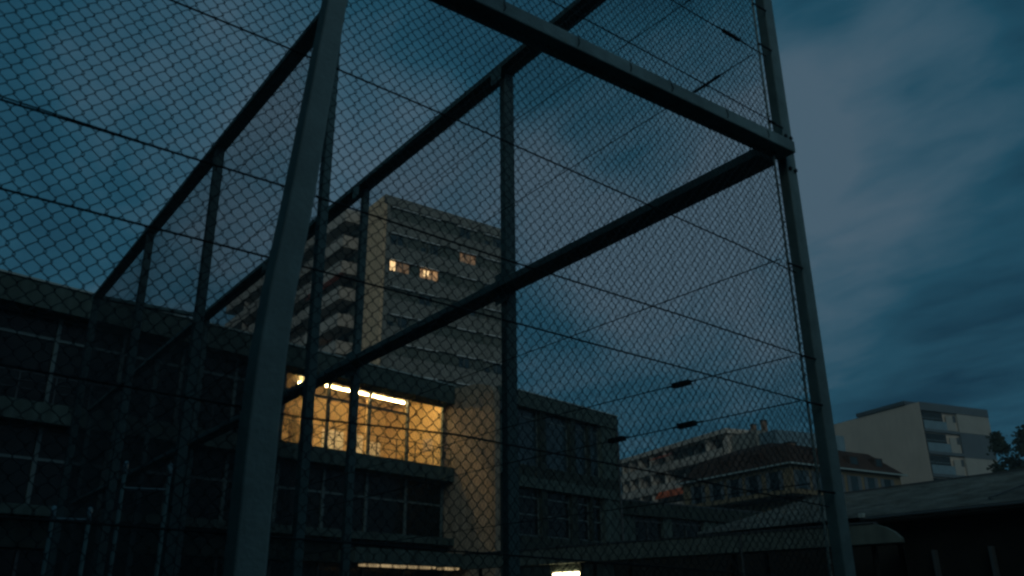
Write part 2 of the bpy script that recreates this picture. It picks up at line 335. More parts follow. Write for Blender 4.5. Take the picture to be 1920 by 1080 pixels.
# slender tensioning tube beside the corner post, with clips
MB().tube([L2((3.520, 2.375, 0.05)), L2((3.520, 2.375, ZW - .005))], .0062).build('tension_tube', M['palesteel'], court)
MB().tube([L2((3.520, 2.375, ZW + .075)), L2((3.520, 2.375, ZT - .05))], .0062).build('tension_tube', M['palesteel'], court)
for h in (.06, .23, .41, .51, .72, 1.08, 1.3, 1.42, 1.56):
    z = EYE + h * S_; cbox('clip', 3.508, 3.630, 2.362, 2.371, z - .006, z + .006, m='cable')
for y in (4.865, 7.385, 9.90):          # welded gussets and bolts where posts meet the rails
    cbox('gusset', 3.543, 3.549, y - .09, y + .09, ZW - .10, ZW + .15); cbox('gusset', 3.495, 3.4995, y - .07, y + .07, ZT - .16, ZT - .02)
for z in (ZW - .06, ZW + .14):
    for dx in (3.645, 3.69): MB().tube([L2((dx, 2.371, z)), L2((dx, 2.360, z))], .011, 6).build('bolt', M['cable'], court)
# wire ties fixing the mesh to the front rail and the tensioning tube
for k in range(14):
    x = -.9 + .33 * k + random.uniform(-.05, .05)
    MB().tube([L2((x + random.uniform(-.02, .02), 2.30 + .02, ZW - .02)), L2((x, 2.300, ZW + .03)), L2((x + random.uniform(-.015, .015), 2.31, ZW + .085))], .0022, 5).build('wire_tie', M['cable'], court)
for k in range(26):
    z = .3 + .205 * k + random.uniform(-.04, .04); MB().tube([L2((3.502, 2.358, z - .012)), L2((3.522, 2.362, z)), L2((3.532, 2.374, z + .012))], .0025, 5).build('wire_tie', M['cable'], court)
def turnbuckle(c, a, l=.125, w=.034):
    c = Vector(L2(c)); a = Vector(a).normalized(); m = MB()
    m.bar(c - a * l / 2, c + a * l / 2, w, w * .8); m.tube([c - a * l * .9, c + a * l * .9], .005, 6)
    m.build('turnbuckle', M['cable'], court, .003)
turnbuckle((XP - .073, 3.18, EYE + .5275 * S_), (0, 1, .02)); turnbuckle((XP - .073, 3.167, EYE + .4265 * S_), (0, 1, .01)); turnbuckle((XP - .076, 3.72, EYE + .430 * S_), (0, 1, .01))
turnbuckle((XP - .073, 2.78, EYE + 1.291 * S_), (0, 1, -.03), .2, .016); turnbuckle((XP - .073, 2.75, EYE + 1.575 * S_), (0, 1, .08), .15, .016)
turnbuckle((3.26, YQ - .012, EYE + 1.2725 * S_), (1, 0, -.03), .14, .018)

# ------------------------------------------------------------------ hooped ladder frames behind the court
def hooped(name, label, a, b, ztop, zbar):
    t = thing(name, label, 'ladder', (a[0], a[1], 0), 0, 'hooped ladder frames in front of the school')
    w = Vector((b[0] - a[0], b[1] - a[1], 0)); back = Vector((w.y, -w.x, 0)).normalized() * -1
    for o in (Vector((0, 0, 0)), w):
        pts = [o, o + Vector((0, 0, ztop - .18))]
        for k in range(1, 9):
            th = math.pi * k / 8 * .78
            pts.append(o + Vector((0, 0, ztop - .18 + .10 * math.sin(th))) + back * .10 * (1 - math.cos(th)))
        e_ = pts[-1]; pts.append(e_ + Vector((0, 0, -.22)) + back * .25)
        MB().tube(pts[:2], .015, 8).build('upright', M['steel'], t, smooth=True); MB().tube(pts[1:-1], .019, 8).build('hoop', M['hoopsteel'], t, smooth=True); MB().tube(pts[-2:], .012, 6).build('back_stay', M['cable'], t)
    z = zbar
    while z > .3:
        MB().tube([Vector((0, 0, z)), w + Vector((0, 0, z))], .011, 6).build('rung', M['hoopsteel'], t); z -= .95
    return t
hooped('hooped_ladder', 'galvanised ladder frame with curved hoop tops, the larger one nearer the leaning post', (1.634, 7.32), (1.955, 7.24), 2.78, 2.49)
hooped('hooped_ladder', 'smaller galvanised ladder frame at the lower left, left of the larger one', (1.19, 7.40), (1.436, 7.36), 2.41, 2.24)

# ------------------------------------------------------------------ school, left block
PS = (15.218, 29.580); AS = R(11.6)
def E(z): return z + EYE
school = thing('school_block', 'long dark concrete school wing with one brightly lit upstairs room behind the cage', 'building', (PS[0], PS[1], 0), AS)
Uw, U1 = -30.0, 4.55
YG = 0.62                                   # glazing set back under the eaves
MU = [4.42 - 2.0 * k for k in range(18)]
MB().box(Uw, U1, -.0, .66, E(8.62), E(9.40)).build('roof_fascia', M['concrete'], school, .02)
Bx(Uw, U1, .661, 12, E(9.05), E(9.395)).build('roof', M['concrete'], school)
Bx(Uw - .02, U1 + .0, -.045, .25, E(9.402), E(9.46)).build('roof_edge_flashing', M['gutter'], school)
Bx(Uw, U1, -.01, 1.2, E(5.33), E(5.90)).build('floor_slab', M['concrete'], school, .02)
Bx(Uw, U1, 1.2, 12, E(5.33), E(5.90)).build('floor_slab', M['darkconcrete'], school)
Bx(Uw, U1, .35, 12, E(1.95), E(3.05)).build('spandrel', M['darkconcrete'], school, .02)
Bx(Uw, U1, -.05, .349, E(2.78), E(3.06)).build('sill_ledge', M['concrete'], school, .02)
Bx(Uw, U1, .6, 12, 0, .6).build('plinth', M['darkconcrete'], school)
# end walls and rear
Bx(Uw - .3, Uw - .002, .1, 12, 0, E(9.38)).build('end_wall', M['concrete'], school)
Bx(U1 + .0, U1 + .3, 0.003, 12, 0, E(8.61)).build('end_wall', M['sidewall'], school)
Bx(Uw, U1, 11.7, 11.99, .6, E(8.6)).build('rear_wall', M['darkconcrete'], school)
# lit room
LU0 = -3.62
Bx(LU0, U1 - .003, 4.5, 4.6, E(5.91), E(9.04)).build('room_back_wall', M['roomwall'], school)
Bx(LU0 - .1, LU0 - .002, YG + .1, 4.6, E(5.91), E(9.04)).build('room_side_wall', M['roomwall'], school)
Bx(U1 - .05, U1 - .002, YG + .06, 4.49, E(5.91), E(9.04)).build('room_side_wall', M['roomwall'], school)
Bx(LU0, U1 - .06, YG + .1, 4.49, E(9.0), E(9.045)).build('room_ceiling', M['ceiling'], school)
Bx(3.0, 4.2, 4.44, 4.49, E(6.3), E(7.5)).build('pinboard', M['trim'], school)
Bx(U1 - .075, U1 - .051, 1.3, 1.9, E(6.8), E(7.35)).build('notice_board', M['parapet'], school)
for u_ in (-2.2, -.6, 1.0, 2.4): Bx(u_, u_ + 1.1, 4.42, 4.49, E(6.5), E(7.7)).build('wall_picture', M['blind' if u_ < 0 else 'trim'], school)
Bx(2.3, 2.42, 3.2, 3.32, E(5.91), E(9.0)).build('room_pillar', M['roomwall'], school)
# other rooms: dark inner wall behind glass
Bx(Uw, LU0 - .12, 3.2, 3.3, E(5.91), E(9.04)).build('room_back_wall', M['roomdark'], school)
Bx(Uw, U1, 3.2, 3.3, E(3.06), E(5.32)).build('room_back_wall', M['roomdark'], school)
def glazing(parent, u0, u1, y, z0, z1, mus, zt, mm, gm, mw=.085, skip_transom_after=None, groupw=None):
    mus = [m for m in mus if u0 <= m <= u1 + .01]
    fr = MB(); fr.box(u0, u1, y - .03, y + .03, z0, z0 + .07); fr.box(u0, u1, y - .03, y + .03, z1 - .07, z1); fr.build('window_frame', M['darkframe'], parent)
    edges = sorted(set([u0] + [m for m in mus] + [u1]))
    for i in range(len(edges) - 1):
        a, b = edges[i], edges[i + 1]
        if b - a < .15: continue
        w = Bx(a + mw / 2, b - mw / 2, y - .006, y + .006, z0 + .07, z1 - .07).build('window', M[gm], parent)
        if zt and not (skip_transom_after is not None and a >= skip_transom_after):
            Bx(a + mw / 2, b - mw / 2, y - .045, y + .045, zt - .04, zt + .04).build('transom', M[mm], w)
    for m in mus: Bx(m - mw / 2, m + mw / 2, y - .07, y + .07, z0 + .001, z1 - .001).build('mullion', M[mm], parent)
glazing(school, LU0, U1, YG, E(5.905), E(8.615), MU, E(7.93), 'mullion', 'glass', .075, 2.3)
glazing(school, Uw, LU0 - .1, YG, E(5.905), E(8.615), MU, E(7.93), 'mullion', 'darkglass', .11)
glazing(school, Uw, U1, YG, E(3.065), E(5.325), MU, E(4.40), 'mullion', 'darkglass', .12)
glazing(school, Uw, U1, YG, .605, E(1.945), MU, None, 'darkframe', 'darkglass', .08)
# fluorescent tubes on the ceiling of the lit room
for a, b in ((-1.05, 1.0), (1.06, 3.07)):
    f_ = Bx(a, b, 1.53, 1.67, E(8.74), E(8.80)).build('ceiling_light', M['trim'], school)
    for q in (a + .3, b - .3): Bx(q - .01, q + .01, 1.59, 1.61, E(8.801), E(8.999)).build('hanger', M['darkframe'], f_)
    MB().tube([(a + .02, 1.60, E(8.69)), (b - .02, 1.60, E(8.69))], .042, 10).build('tube', M['tube'], f_, smooth=True)
for a, b in ((-2.9, -1.2), (.2, 1.9), (2.5, 4.2)):      # added row hidden behind the window head, brightens the side wall
    f_ = Bx(a, b, .88, 1.02, E(8.93), E(8.998)).build('ceiling_light', M['trim'], school)
    MB().tube([(a + .02, .95, E(8.88)), (b - .02, .95, E(8.88))], .040, 10).build('tube', M['tube'], f_, smooth=True)
for a in (-3.45, -2.5):
    f_ = Bx(a, a + .2, 1.3, 1.42, E(8.56), E(8.999)).build('ceiling_light', M['trim'], school)
    MB().tube([(a + .02, 1.36, E(8.50)), (a + .18, 1.36, E(8.50))], .05, 8).build('tube', M['tube'], f_)
# half-open blinds at the left end of the lit room
for a, b, z0 in ((-3.55, -2.72, 6.6), (-2.62, -1.68, 7.55)):
    m = MB(); z = E(8.50)
    while z > E(z0): m.bar((a, YG + .14, z), (b, YG + .14, z - .0), .012, .055, (0, .8, .6)); z -= .085
    m.build('venetian_blind', M['blind'], school)
# guard rail of the upper gallery
rl = MB()
for z in (6.70, 6.47, 6.24): rl.tube([(Uw, .12, E(z)), (U1 - .01, .12, E(z))], .017 if z == 6.70 else .011, 6)
u = U1 - .1
while u > Uw: rl.box(u - .014, u + .014, .105, .135, E(5.90), E(6.70)); u -= 1.0
rl.build('guard_rail', M['darkframe'], school)
# ground floor ledge and its lit strip of ceiling panels
Bx(-1.2, U1 + 2.3, -1.0, -.052, E(1.88), E(2.40)).build('canopy_ledge', M['concrete'], school, .02)
for a, b in ((-.6, .85), (.97, 2.75), (3.25, 4.0)):
    Bx(a, b, -.9, -.45, E(1.80), E(1.875)).build('light_panel', M['striplight'], school)

# ------------------------------------------------------------------ school, stair tower wall + right wing
n_s = (math.sin(AS), -math.cos(AS))         # towards the viewer
PR = (20.1436, 28.2121)
wing = thing('school_wing', 'dark two storey concrete school wing with wide windows, right of the lit room', 'building', (PR[0], PR[1], 0), AS)
# local: u to the right, y into the building; the side wall of the stair tower is at u=0 from y=0 to y=2.33
prof = [(2.9, 0), (2.9, E(9.32)), (1.5, E(9.32)), (.9, E(9.27)), (.5, E(9.18)), (.22, E(9.06)), (.05, E(8.86)), (0, E(8.6)), (0, 0)]
MB().prism(prof, 0, 0, .30).build('stair_wall', M['sidewall'], wing, .015, 'side wall with a rounded top corner, lit by the bright window')
Bx(.302, 1.05, .30, 2.9, 0, E(9.0)).build('slot_wall', M['darkconcrete'], wing)
Bx(.302, .80, .10, .299, E(8.08), E(8.5)).build('vent_grille', M['darkframe'], wing)
Bx(.302, 1.04, .05, .299, E(5.5), E(7.9)).build('slot_panel', M['concrete'], wing)
WR = 8.76
Bx(1.05, WR, 0, 12, E(8.45), E(9.10)).build('roof', M['concrete'], wing, .02)
Bx(.302, 1.048, .06, 12, E(8.52), E(9.10)).build('roof', M['concrete'], wing, .02)
Bx(1.03, WR + .02, -.03, .2, E(9.102), E(9.15)).build('roof_edge_flashing', M['gutter'], wing)
Bx(1.05, WR, .0, 12, E(5.08), E(5.52)).build('floor_slab', M['concrete'], wing, .02)
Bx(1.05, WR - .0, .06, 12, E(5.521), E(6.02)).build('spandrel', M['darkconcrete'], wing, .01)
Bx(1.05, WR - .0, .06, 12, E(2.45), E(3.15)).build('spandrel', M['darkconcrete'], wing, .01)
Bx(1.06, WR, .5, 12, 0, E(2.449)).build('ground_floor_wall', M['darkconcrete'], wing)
for z0, z1 in ((E(6.021), E(8.449)), (E(3.151), E(5.079))):
    Bx(7.45, WR - .002, .08, 12, z0, z1).build('end_pier', M['concrete'], wing)
    for a, b in ((1.051, 1.30), (3.02, 3.40), (5.10, 5.50), (6.48, 6.62)):
        Bx(a, b, .12, .6, z0, z1).build('pillar', M['darkconcrete'], wing, .01)
    for a, b in ((1.30, 3.02), (3.40, 5.10), (5.50, 6.48), (6.62, 7.45)):
        fm = MB(); fm.box(a + .005, a + .10, .3, .36, z0 + .01, z1 - .01); fm.box(b - .05, b - .005, .3, .36, z0 + .01, z1 - .01)
        fm.box(a + .1, b - .05, .3, .36, z1 - .38, z1 - .32); fm.box(a + .1, b - .05, .3, .36, z0 + .01, z0 + .07)
        if z0 < E(5): fm.box(a + .1, b - .05, .3, .36, z0 + .85, z0 + .90)
        w = fm.build('window', M['mullion'], wing)
        Bx(a + .101, b - .051, .325, .335, z0 + .01, z1 - .01).build('pane', M['blueglass' if z0 > E(5) else 'darkglass'], w)
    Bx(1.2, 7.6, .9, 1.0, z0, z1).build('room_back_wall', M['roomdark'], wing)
MB().tube([(WR - .15, -.04, .3), (WR - .15, -.04, E(8.4))], .05, 8).build('downpipe', M['darkframe'], wing)

# low wing behind
low = thing('low_school_wing', 'low dark flat-roofed building between the school wing and the pitched shelter roof', 'building', (36.99, 33.02, 0), 0)
kl = 1.3
def lz(z): return z * kl + EYE
def lb(name, a, b, y0, y1, z0, z1, m, par=None): return Bx(a * kl, b * kl, y0, y1, z0, z1).build(name, M[m], par or low)
lb('roof', -4.5, 6.5, -.15, 9, lz(3.80), lz(4.32), 'darkconcrete'); lb('roof_edge_flashing', -4.5, 6.5, -.18, .0, lz(4.321), lz(4.38), 'darkframe')
for a, b in ((-4.45, -3.45), (-1.82, -1.35), (.6, 6.4)): lb('wall', a, b, .05, 8.9, 0, lz(3.799), 'concrete')
for a, b in ((-3.45, -1.82), (-1.35, .6)):
    lb('wall', a + .001, b - .001, .05, 8.9, 0, lz(2.7), 'darkconcrete')
    a, b = a * kl, b * kl
    fm = MB(); fm.box(a, b, .2, .26, lz(2.71), lz(2.78)); fm.box(a, b, .2, .26, lz(3.58), lz(3.65)); fm.box((a + b) / 2 - .03, (a + b) / 2 + .03, .2, .26, lz(2.78), lz(3.58))
    w = fm.build('window', M['darkframe'], low); Bx(a, b, .27, .28, lz(2.7), lz(3.798)).build('pane', M['darkglass'], w)

# ------------------------------------------------------------------ covered walkway
walk = thing('covered_walkway', 'flat concrete roof of the covered walkway crossing low in front of the school wing', 'walkway', (14.76, 19.944, 0), AS - math.pi / 2)
# local x runs from the school towards the right of the view, local y to the far side
MB().prism([(-1.9, E(1.34)), (10.48, E(1.34)), (10.48, E(1.43)), (10.36, E(1.56)), (10.2, E(1.66)), (9.98, E(1.74)), (-1.9, E(1.74))], 1, 0, .2).build('fascia', M['fasciapale'], walk, .012)
Bx(-1.9, 9.9, .201, 2.2, E(1.45), E(1.65)).build('roof', M['darkconcrete'], walk)
Bx(-1.92, 10.0, -.03, .23, E(1.742), E(1.775)).build('roof_edge_flashing', M['darkframe'], walk)
for x in (-1.5, 2.6, 6.6, 9.8):
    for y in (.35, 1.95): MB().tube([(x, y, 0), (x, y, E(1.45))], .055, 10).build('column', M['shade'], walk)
MB().tube([(7.0, -.04, E(.8)), (7.0, -.04, E(1.73))], .03, 8).build('downpipe', M['darkframe'], walk)
def walklamp(x, y, label):
    lm = thing('tube_lamp', label, 'lamp', (0, 0, 0), 0)
    c, s = math.cos(AS - math.pi / 2), math.sin(AS - math.pi / 2)
    lm.location = (14.76 + c * x - s * y, 19.944 + s * x + c * y, E(1.13)); lm.rotation_euler = (0, 0, AS - math.pi / 2)
    Bx(-.52, .52, .02, .12, .0, .32).build('housing', M['fasciapale'], lm)
    Bx(-.42, .42, -.03, .11, -.095, -.004).build('diffuser', M['lampglow'], lm, .02); return lm
walklamp(1.72, .22, 'glowing white tube lamp under the walkway roof edge at the bottom of the picture')

# ------------------------------------------------------------------ added dark screen and unseen shading blocks
yw = thing('dark_screen', 'black screen added for the darkness beneath the walkway roof', 'wall', (25.2, 27.0, 0), AS - math.pi / 2)
Bx(0, 19.0, 0, .25, 0, E(2.30)).build('wall', M['shade'], yw); Bx(0, 19.0, -.04, .29, E(2.301), E(2.35)).build('coping', M['shade'], yw)  # near-black screen put in for the darkness under the walkway
nb = thing('left_shade_block', 'plain dark block added unseen on the left of the viewer to shade the cage', 'building', (-7, -3, 0), 0)
Bx(-12, 0, -22, 17, 0, 16).build('wall', M['darkconcrete'], nb); Bx(-12.2, .2, -22.2, 17.2, 16.001, 16.4).build('roof', M['darkconcrete'], nb)  # unseen block added to keep light off the cage from the left
yb = thing('rear_shade_wall', 'high wall added unseen behind the viewer to shade the lower cage', 'wall', (-6.9, -1.9, 0), 0)
Bx(0, 30, -.3, 0, 0, 4.7).build('wall', M['darkconcrete'], yb); Bx(.05, 30.1, -.36, .06, 4.701, 4.8).build('coping', M['darkconcrete'], yb)  # unseen wall added to shade the lower part of the cage

# ------------------------------------------------------------------ shelter with pitched sheet roof, right foreground
sh = thing('shelter', 'low open shelter with a pitched corrugated roof and black underside at the lower right', 'shelter', (17.55, 0, 0), 0)
y0, y1 = -14.0, 15.6
zE, zR, xR = E(1.98), E(3.20), 5.0
rf = MB()
n_x = 17                     # overlapping courses of sheet, each with a small step
for k in range(n_x):
    xa, xb = xR * k / n_x, xR * (k + 1) / n_x + .03; za, zb = zE + (zR - zE) * k / n_x + .05, zE + (zR - zE) * (k + 1) / n_x
    rf.add([(xa, y0, za), (xa, y1, za), (xb, y1, zb), (xb, y0, zb), (xa, y0, za - .052), (xa, y1, za - .052)], [(0, 1, 2, 3), (0, 4, 5, 1)])
rf.add([(0, y0, zE - .12), (0, y1, zE - .12), (xR, y1, zR - .12), (xR, y0, zR - .12)], [(0, 1, 2, 3)])
rf.add([(0, y1, zE - .12), (0, y1, zE + .05), (xR, y1, zR), (xR, y1, zR - .12)], [(0, 1, 2, 3)])
rf.build('roof', M['metalroof'], sh)
rb = MB(); rb.add([(xR, y0, zR), (xR, y1, zR), (10, y1, zE), (10, y0, zE), (xR, y0, zR - .12), (xR, y1, zR - .12), (10, y1, zE - .12), (10, y0, zE - .12)], [(0, 1, 2, 3), (4, 5, 6, 7), (1, 5, 6, 2), (3, 2, 6, 7)])
rb.build('roof', M['metalroof'], sh)
MB().bar((xR, y0, zR + .03), (xR, y1, zR + .03), .25, .05).build('ridge_cap', M['darkframe'], sh)
MB().tube([(-.02, y0, zE - .05), (-.02, 10.9, zE - .05)], .035, 8).build('gutter', M['darkframe'], sh)
MB().tube([(0.15, 8.2, zE + .12), (xR * .55, 8.0, zE + (zR - zE) * .55 + .10), (xR * .9, 7.6, zE + (zR - zE) * .9 + .10)], .02, 6).build('roof_cable', M['cable'], sh)
for y in (10.85, 7.35): Bx(-.10, .02, y - .05, y + .05, zE - .02, zE + .07).build('gutter_bracket', M['gutter'], sh)
Bx(.45, 9.4, -13.9, 10.30, 0, zE - .13).build('interior_shade', M['shade'], sh)  # near-black block standing in for the shade inside the shelter
MB().prism([(10.301, zE - .13), (10.93, zE - .13), (10.80, zE - .22), (10.301, zE - .52)], 0, .45, .62).build('bracket', M['shade'], sh)
for y in (9.6, 8.45, 5.5, 14.9): Bx(.30, .44, y - .03, y + .03, 0, E(1.22)).build('post', M['darkframe'], sh)

# ------------------------------------------------------------------ tower block
tower = thing('tower_block', 'tall beige and grey apartment tower with a few lit windows behind the school', 'building', (39.68, 76.32, 0), 0)
TW, TD = 16.9, 47.0
Bx(.35, TW - .01, .12, TD, 0, E(43.9)).build('wall', M['strip'], tower)
Bx(.0, .34, 0, 5.9, 0, E(43.95)).build('end_wall', M['towerwall'], tower, .03)
Bx(.0, TW, -.12, .119, E(42.9), E(44.0)).build('parapet', M['spandrel'], tower, .03)
Bx(.36, .8, -.10, .118, 0, E(42.88)).build('corner_strip', M['spandrel'], tower, .02)
floors = [41.37 - 3.13 * i for i in range(14)]
for i, zf in enumerate(floors):            # spandrel band below every window strip
    if zf < 1: break
    Bx(.81, TW, -.12, .119, E(zf - 1.72), E(zf)).build('spandrel', M['spandrel'], tower, .02)
    top = E(zf + 1.43)
    for a, b in ((.95, 4.2), (4.6, 7.2), (9.6, 12.3), (13.3, 16.7)):
        Bx(a, b, -.16, .118, top - .13, top - .04).build('shutter_box', M['trim'], tower)
lit = {(2, 0): 'litdim', (2, 1): 'litwarm', (1, 2): 'litdim', (1, 1): None}
cols = [(.95, 3.40), (4.75, 7.10), (9.95, 12.2), (13.4, 15.9)]
for i, zf in enumerate(floors):
    if zf < 1: break
    for j, (a, b) in enumerate(cols):
        z0, z1 = E(zf + .02), E(zf + 1.28)
        fr = MB(); fr.box(a, b, .04, .10, z0, z0 + .08); fr.box(a, b, .04, .10, z1 - .08, z1)
        for u in (a, (a * 2 + b) / 3, (a + b * 2) / 3, b): fr.box(u - .04, u + .04, .04, .10, z0 + .081, z1 - .081)
        w = fr.build('window', M['shutter'], tower)
        k = (i * 4 + j * 7) % 5
        if (i, j) in lit and lit[(i, j)]:
            w['label'] = 'lit window with warm yellow curtains'
            Bx(a, b, .101, .115, z0, z1).build('pane', M[lit[(i, j)]], w)
            if (i, j) == (2, 0): Bx(a + .05, a + .72, .085, .10, z0 + .1, z1 - .1).build('lamp_glow', M['bulb'], w)
            if (i, j) == (2, 1):
                Bx(a + .45, a + .8, .085, .10, z0 + .35, z1 - .25).build('lamp_glow', M['bulb'], w); Bx(a + .95, a + 1.2, .085, .10, z0 + .45, z1 - .2).build('lamp_glow', M['bulb'], w)
        elif k in (0, 2, 3): Bx(a, b, .101, .115, z0, z1).build('shutter', M['shutter'], w)
        else:
            Bx(a, b, .101, .115, z0, z1).build('pane', M['blueglass'], w)
            cu = a + (b - a) * (.2 + .13 * k); Bx(cu, cu + .5, .088, .10, z0 + .1, z1 - .1).build('curtain', M['shutter'], w)
            if k == 1: Bx(a + .1, a + 1.0, .088, .10, z0 + .6, z1 - .1).build('roller_blind', M['shutter'], w)
# balconies along the left face (local y runs away from the view)
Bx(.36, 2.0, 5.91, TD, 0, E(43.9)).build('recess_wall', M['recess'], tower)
Bx(-1.75, .35, 6.1, 45.5, E(42.7), E(44.25)).build('balcony_roof', M['parapet'], tower, .03)
for i in range(14):
    zt_ = 41.1 - 3.14 * i
    if zt_ < 2: break
    m = MB(); m.box(-1.78, .35, 6.3, 45.4, E(zt_ - 1.55), E(zt_ - 1.30)); m.box(-1.80, -1.68, 6.3, 45.4, E(zt_ - 1.299), E(zt_ - .12)); m.box(-1.679, .35, 6.3, 6.42, E(zt_ - 1.299), E(zt_ - .12))
    bal = m.build('balcony', M['parapet'], tower)
    MB().bar((-1.74, 6.3, E(zt_ + .02)), (-1.74, 45.4, E(zt_ + .02)), .05, .04).build('handrail', M['gutter'], bal)
    for y in (14.0, 22.0, 30.0, 38.0): Bx(-1.6, .35, y, y + .12, E(zt_ - 1.299), E(zt_ + 1.4)).build('divider', M['parapet'], bal)
    for y in (7.6, 10.4, 16, 19, 24, 27.5, 32, 36, 41):
        w = Bx(.30, .355, y, y + 1.8, E(zt_ - 1.25), E(zt_ + .9)).build('balcony_door', M['darkglass'], bal)
        if (i * 3 + int(y)) % 4 == 0: Bx(.285, .299, y + .1, y + .8, E(zt_ - 1.2), E(zt_ + .85)).build('curtain', M['parapet'], w)
MB().add([(-1.9, 6.4, E(35.75)), (-1.9, 15.5, E(35.75)), (-1.1, 15.5, E(36.35)), (-1.1, 6.4, E(36.35)), (-1.9, 6.4, E(35.65)), (-1.9, 15.5, E(35.65))], [(0, 1, 2, 3), (0, 4, 5, 1)]).build('awning', M['awning'], tower, label='red awning on the balcony side')
Bx(.0, .28, 12.0, 13.0, E(28.7), E(29.5)).build('lamp_glow', M['litdim'], tower)
Bx(6, 11, 3, 7, E(43.9), E(44.6)).build('lift_house', M['spandrel'], tower)

# ------------------------------------------------------------------ white building, far right
k = 1.6
wb = thing('white_apartment_building', 'pale building with a blank side wall and dark blue panels at the far right', 'building', (70.99 * k, 37.06 * k, 0), R(-11.98))
def wz(z): return z * k + EYE
Bx(.02, 8.35 * k, .3, 12.2 * k, 0, wz(16.25)).build('wall', M['whitewall'], wb)
Bx(-.05, .019, .0, 12.2 * k, 0, wz(16.92)).build('side_wall', M['whitewall'], wb)
Bx(0.02, 8.40 * k, -.1, 12.2 * k, wz(16.25) + .002, wz(16.95)).build('roof_band', M['bluegrey'], wb)
Bx(-.25, 6, 2.2, 11.0, wz(17.0), wz(17.32)).build('roof_screen', M['darkframe'], wb)
Bx(2, 12.5, .8, 4, wz(16.952), wz(17.08)).build('roof_deck', M['bluegrey'], wb)
for z0, z1, mt in ((14.62, 16.24, 'whitepanel'), (12.46, 14.60, 'bluegrey'), (9.6, 12.44, 'whitepanel'), (5, 9.58, 'whitepanel')):
    Bx(4.35 * k, 8.38 * k, -.03, .29, wz(z0), wz(z1)).build('panel', M[mt], wb)
for zt_ in (14.68, 12.78, 10.9, 9.0, 7.1):
    Bx(.25, 4.34 * k, -.05, 1.2, wz(zt_ - .25), wz(zt_)).build('balcony_slab', M['bluegrey'], wb)
    Bx(.3, 2.9 * k, -.02, .05, wz(zt_) + .01, wz(zt_ + .72)).build('balcony_front', M['balglass'], wb)
    Bx(2.92 * k, 4.0 * k, -.02, .05, wz(zt_) + .01, wz(zt_ + 1.30)).build('pale_pier', M['whitepanel'], wb)
    w = Bx(.3, 2.7 * k, .22, .28, wz(zt_) + .02, wz(zt_ + 1.55)).build('window', M['darkglass'], wb)
    Bx(.3, 2.7 * k, .2, .219, wz(zt_ + .95), wz(zt_ + 1.0)).build('frame', M['mullion'], w)
    Bx(3.75 * k, 4.1 * k, -.035, -.021, wz(zt_ + .75), wz(zt_ + 1.35)).build('vent', M['darkframe'], wb)

# ------------------------------------------------------------------ balcony building, centre right
k2 = 1.5
bb = thing('balcony_apartment_building', 'pale apartment block with long balconies and an orange awning, right of the school', 'building', (62.19 * k2, 51.48 * k2, 0), R(78.56))
def bz(z): return z * k2 + EYE
# local x runs to the far left end, local y away from the view
Lb = 19.0 * k2; FLIP[0] = -1
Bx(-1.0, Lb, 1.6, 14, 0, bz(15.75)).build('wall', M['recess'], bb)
Bx(-1.4, Lb + .4, -.2, 14.2, bz(15.55), bz(16.0)).build('roof', M['parapet'], bb, .03)
Bx(-1.0, -.1, .2, 14, 0, bz(15.54)).build('end_wall', M['parapet'], bb)
Bx(-6.2, -1.1, .8, 13, 0, bz(15.25)).build('stair_tower', M['spandrel'], bb)
Bx(-9.4, -6.21, 1.2, 13, 0, bz(14.9)).build('stair_tower', M['balglass'], bb)
for i, zt_ in enumerate((14.30, 12.35, 10.4, 8.5, 6.6, 4.7)):
    m = MB(); m.box(-.1, Lb + .1, -.1, 1.6, bz(zt_ - .72), bz(zt_ - .60)); m.box(-.1, Lb + .1, -.12, -.02, bz(zt_ - .598), bz(zt_))
    bal = m.build('balcony', M['parapet'], bb)
    MB().bar((-.1, -.06, bz(zt_) + .08), (Lb, -.06, bz(zt_) + .08), .05, .05).build('handrail', M['gutter'], bal)
    for x in (3.2, 13.5, 17.3, 20.6, 23.2, 25.3): Bx(x, x + .3, -.015, 1.6, bz(zt_ - .598), bz(zt_ + 1.2)).build('divider', M['parapet'], bal)
    for x in (1.2, 5.2, 8.2, 11.0, 15.2, 19.0, 24.0):
        w = Bx(x, x + 1.3, 1.53, 1.59, bz(zt_ - .55), bz(zt_ + .75)).build('balcony_door', M['darkglass'], bal)
        Bx(x - .12, x - .01, 1.5, 1.58, bz(zt_ - .55), bz(zt_ + .8)).build('frame', M['trim'], w)
for x0, x1, z0, z1, mt in ((8.3, 15.4, 10.98, 11.65, 'orange'), (11.0, 16.0, 14.9, 15.15, 'awning')):
    MB().add([(x0, -1.0, bz(z0)), (x1, -1.0, bz(z0)), (x1, -.15, bz(z1)), (x0, -.15, bz(z1)), (x0, -1.0, bz(z0) - .12), (x1, -1.0, bz(z0) - .12)], [(0, 1, 2, 3), (0, 4, 5, 1)]).build('awning', M[mt], bb)
for x, y, w_, h in ((-3.3, 3, .6, .8), (-5.2, 3.2, .6, 1.0), (5.5, 5, 3.0, .6)):
    c = Bx(x, x + w_, y, y + w_, bz(15.2), bz(16.0) + h - .5).build('chimney', M['chimney'], bb); Bx(x - .08, x + w_ + .08, y - .08, y + w_ + .08, bz(16.0) + h - .499, bz(16.0) + h - .35).build('cap', M['darkframe'], c)

FLIP[0] = 1
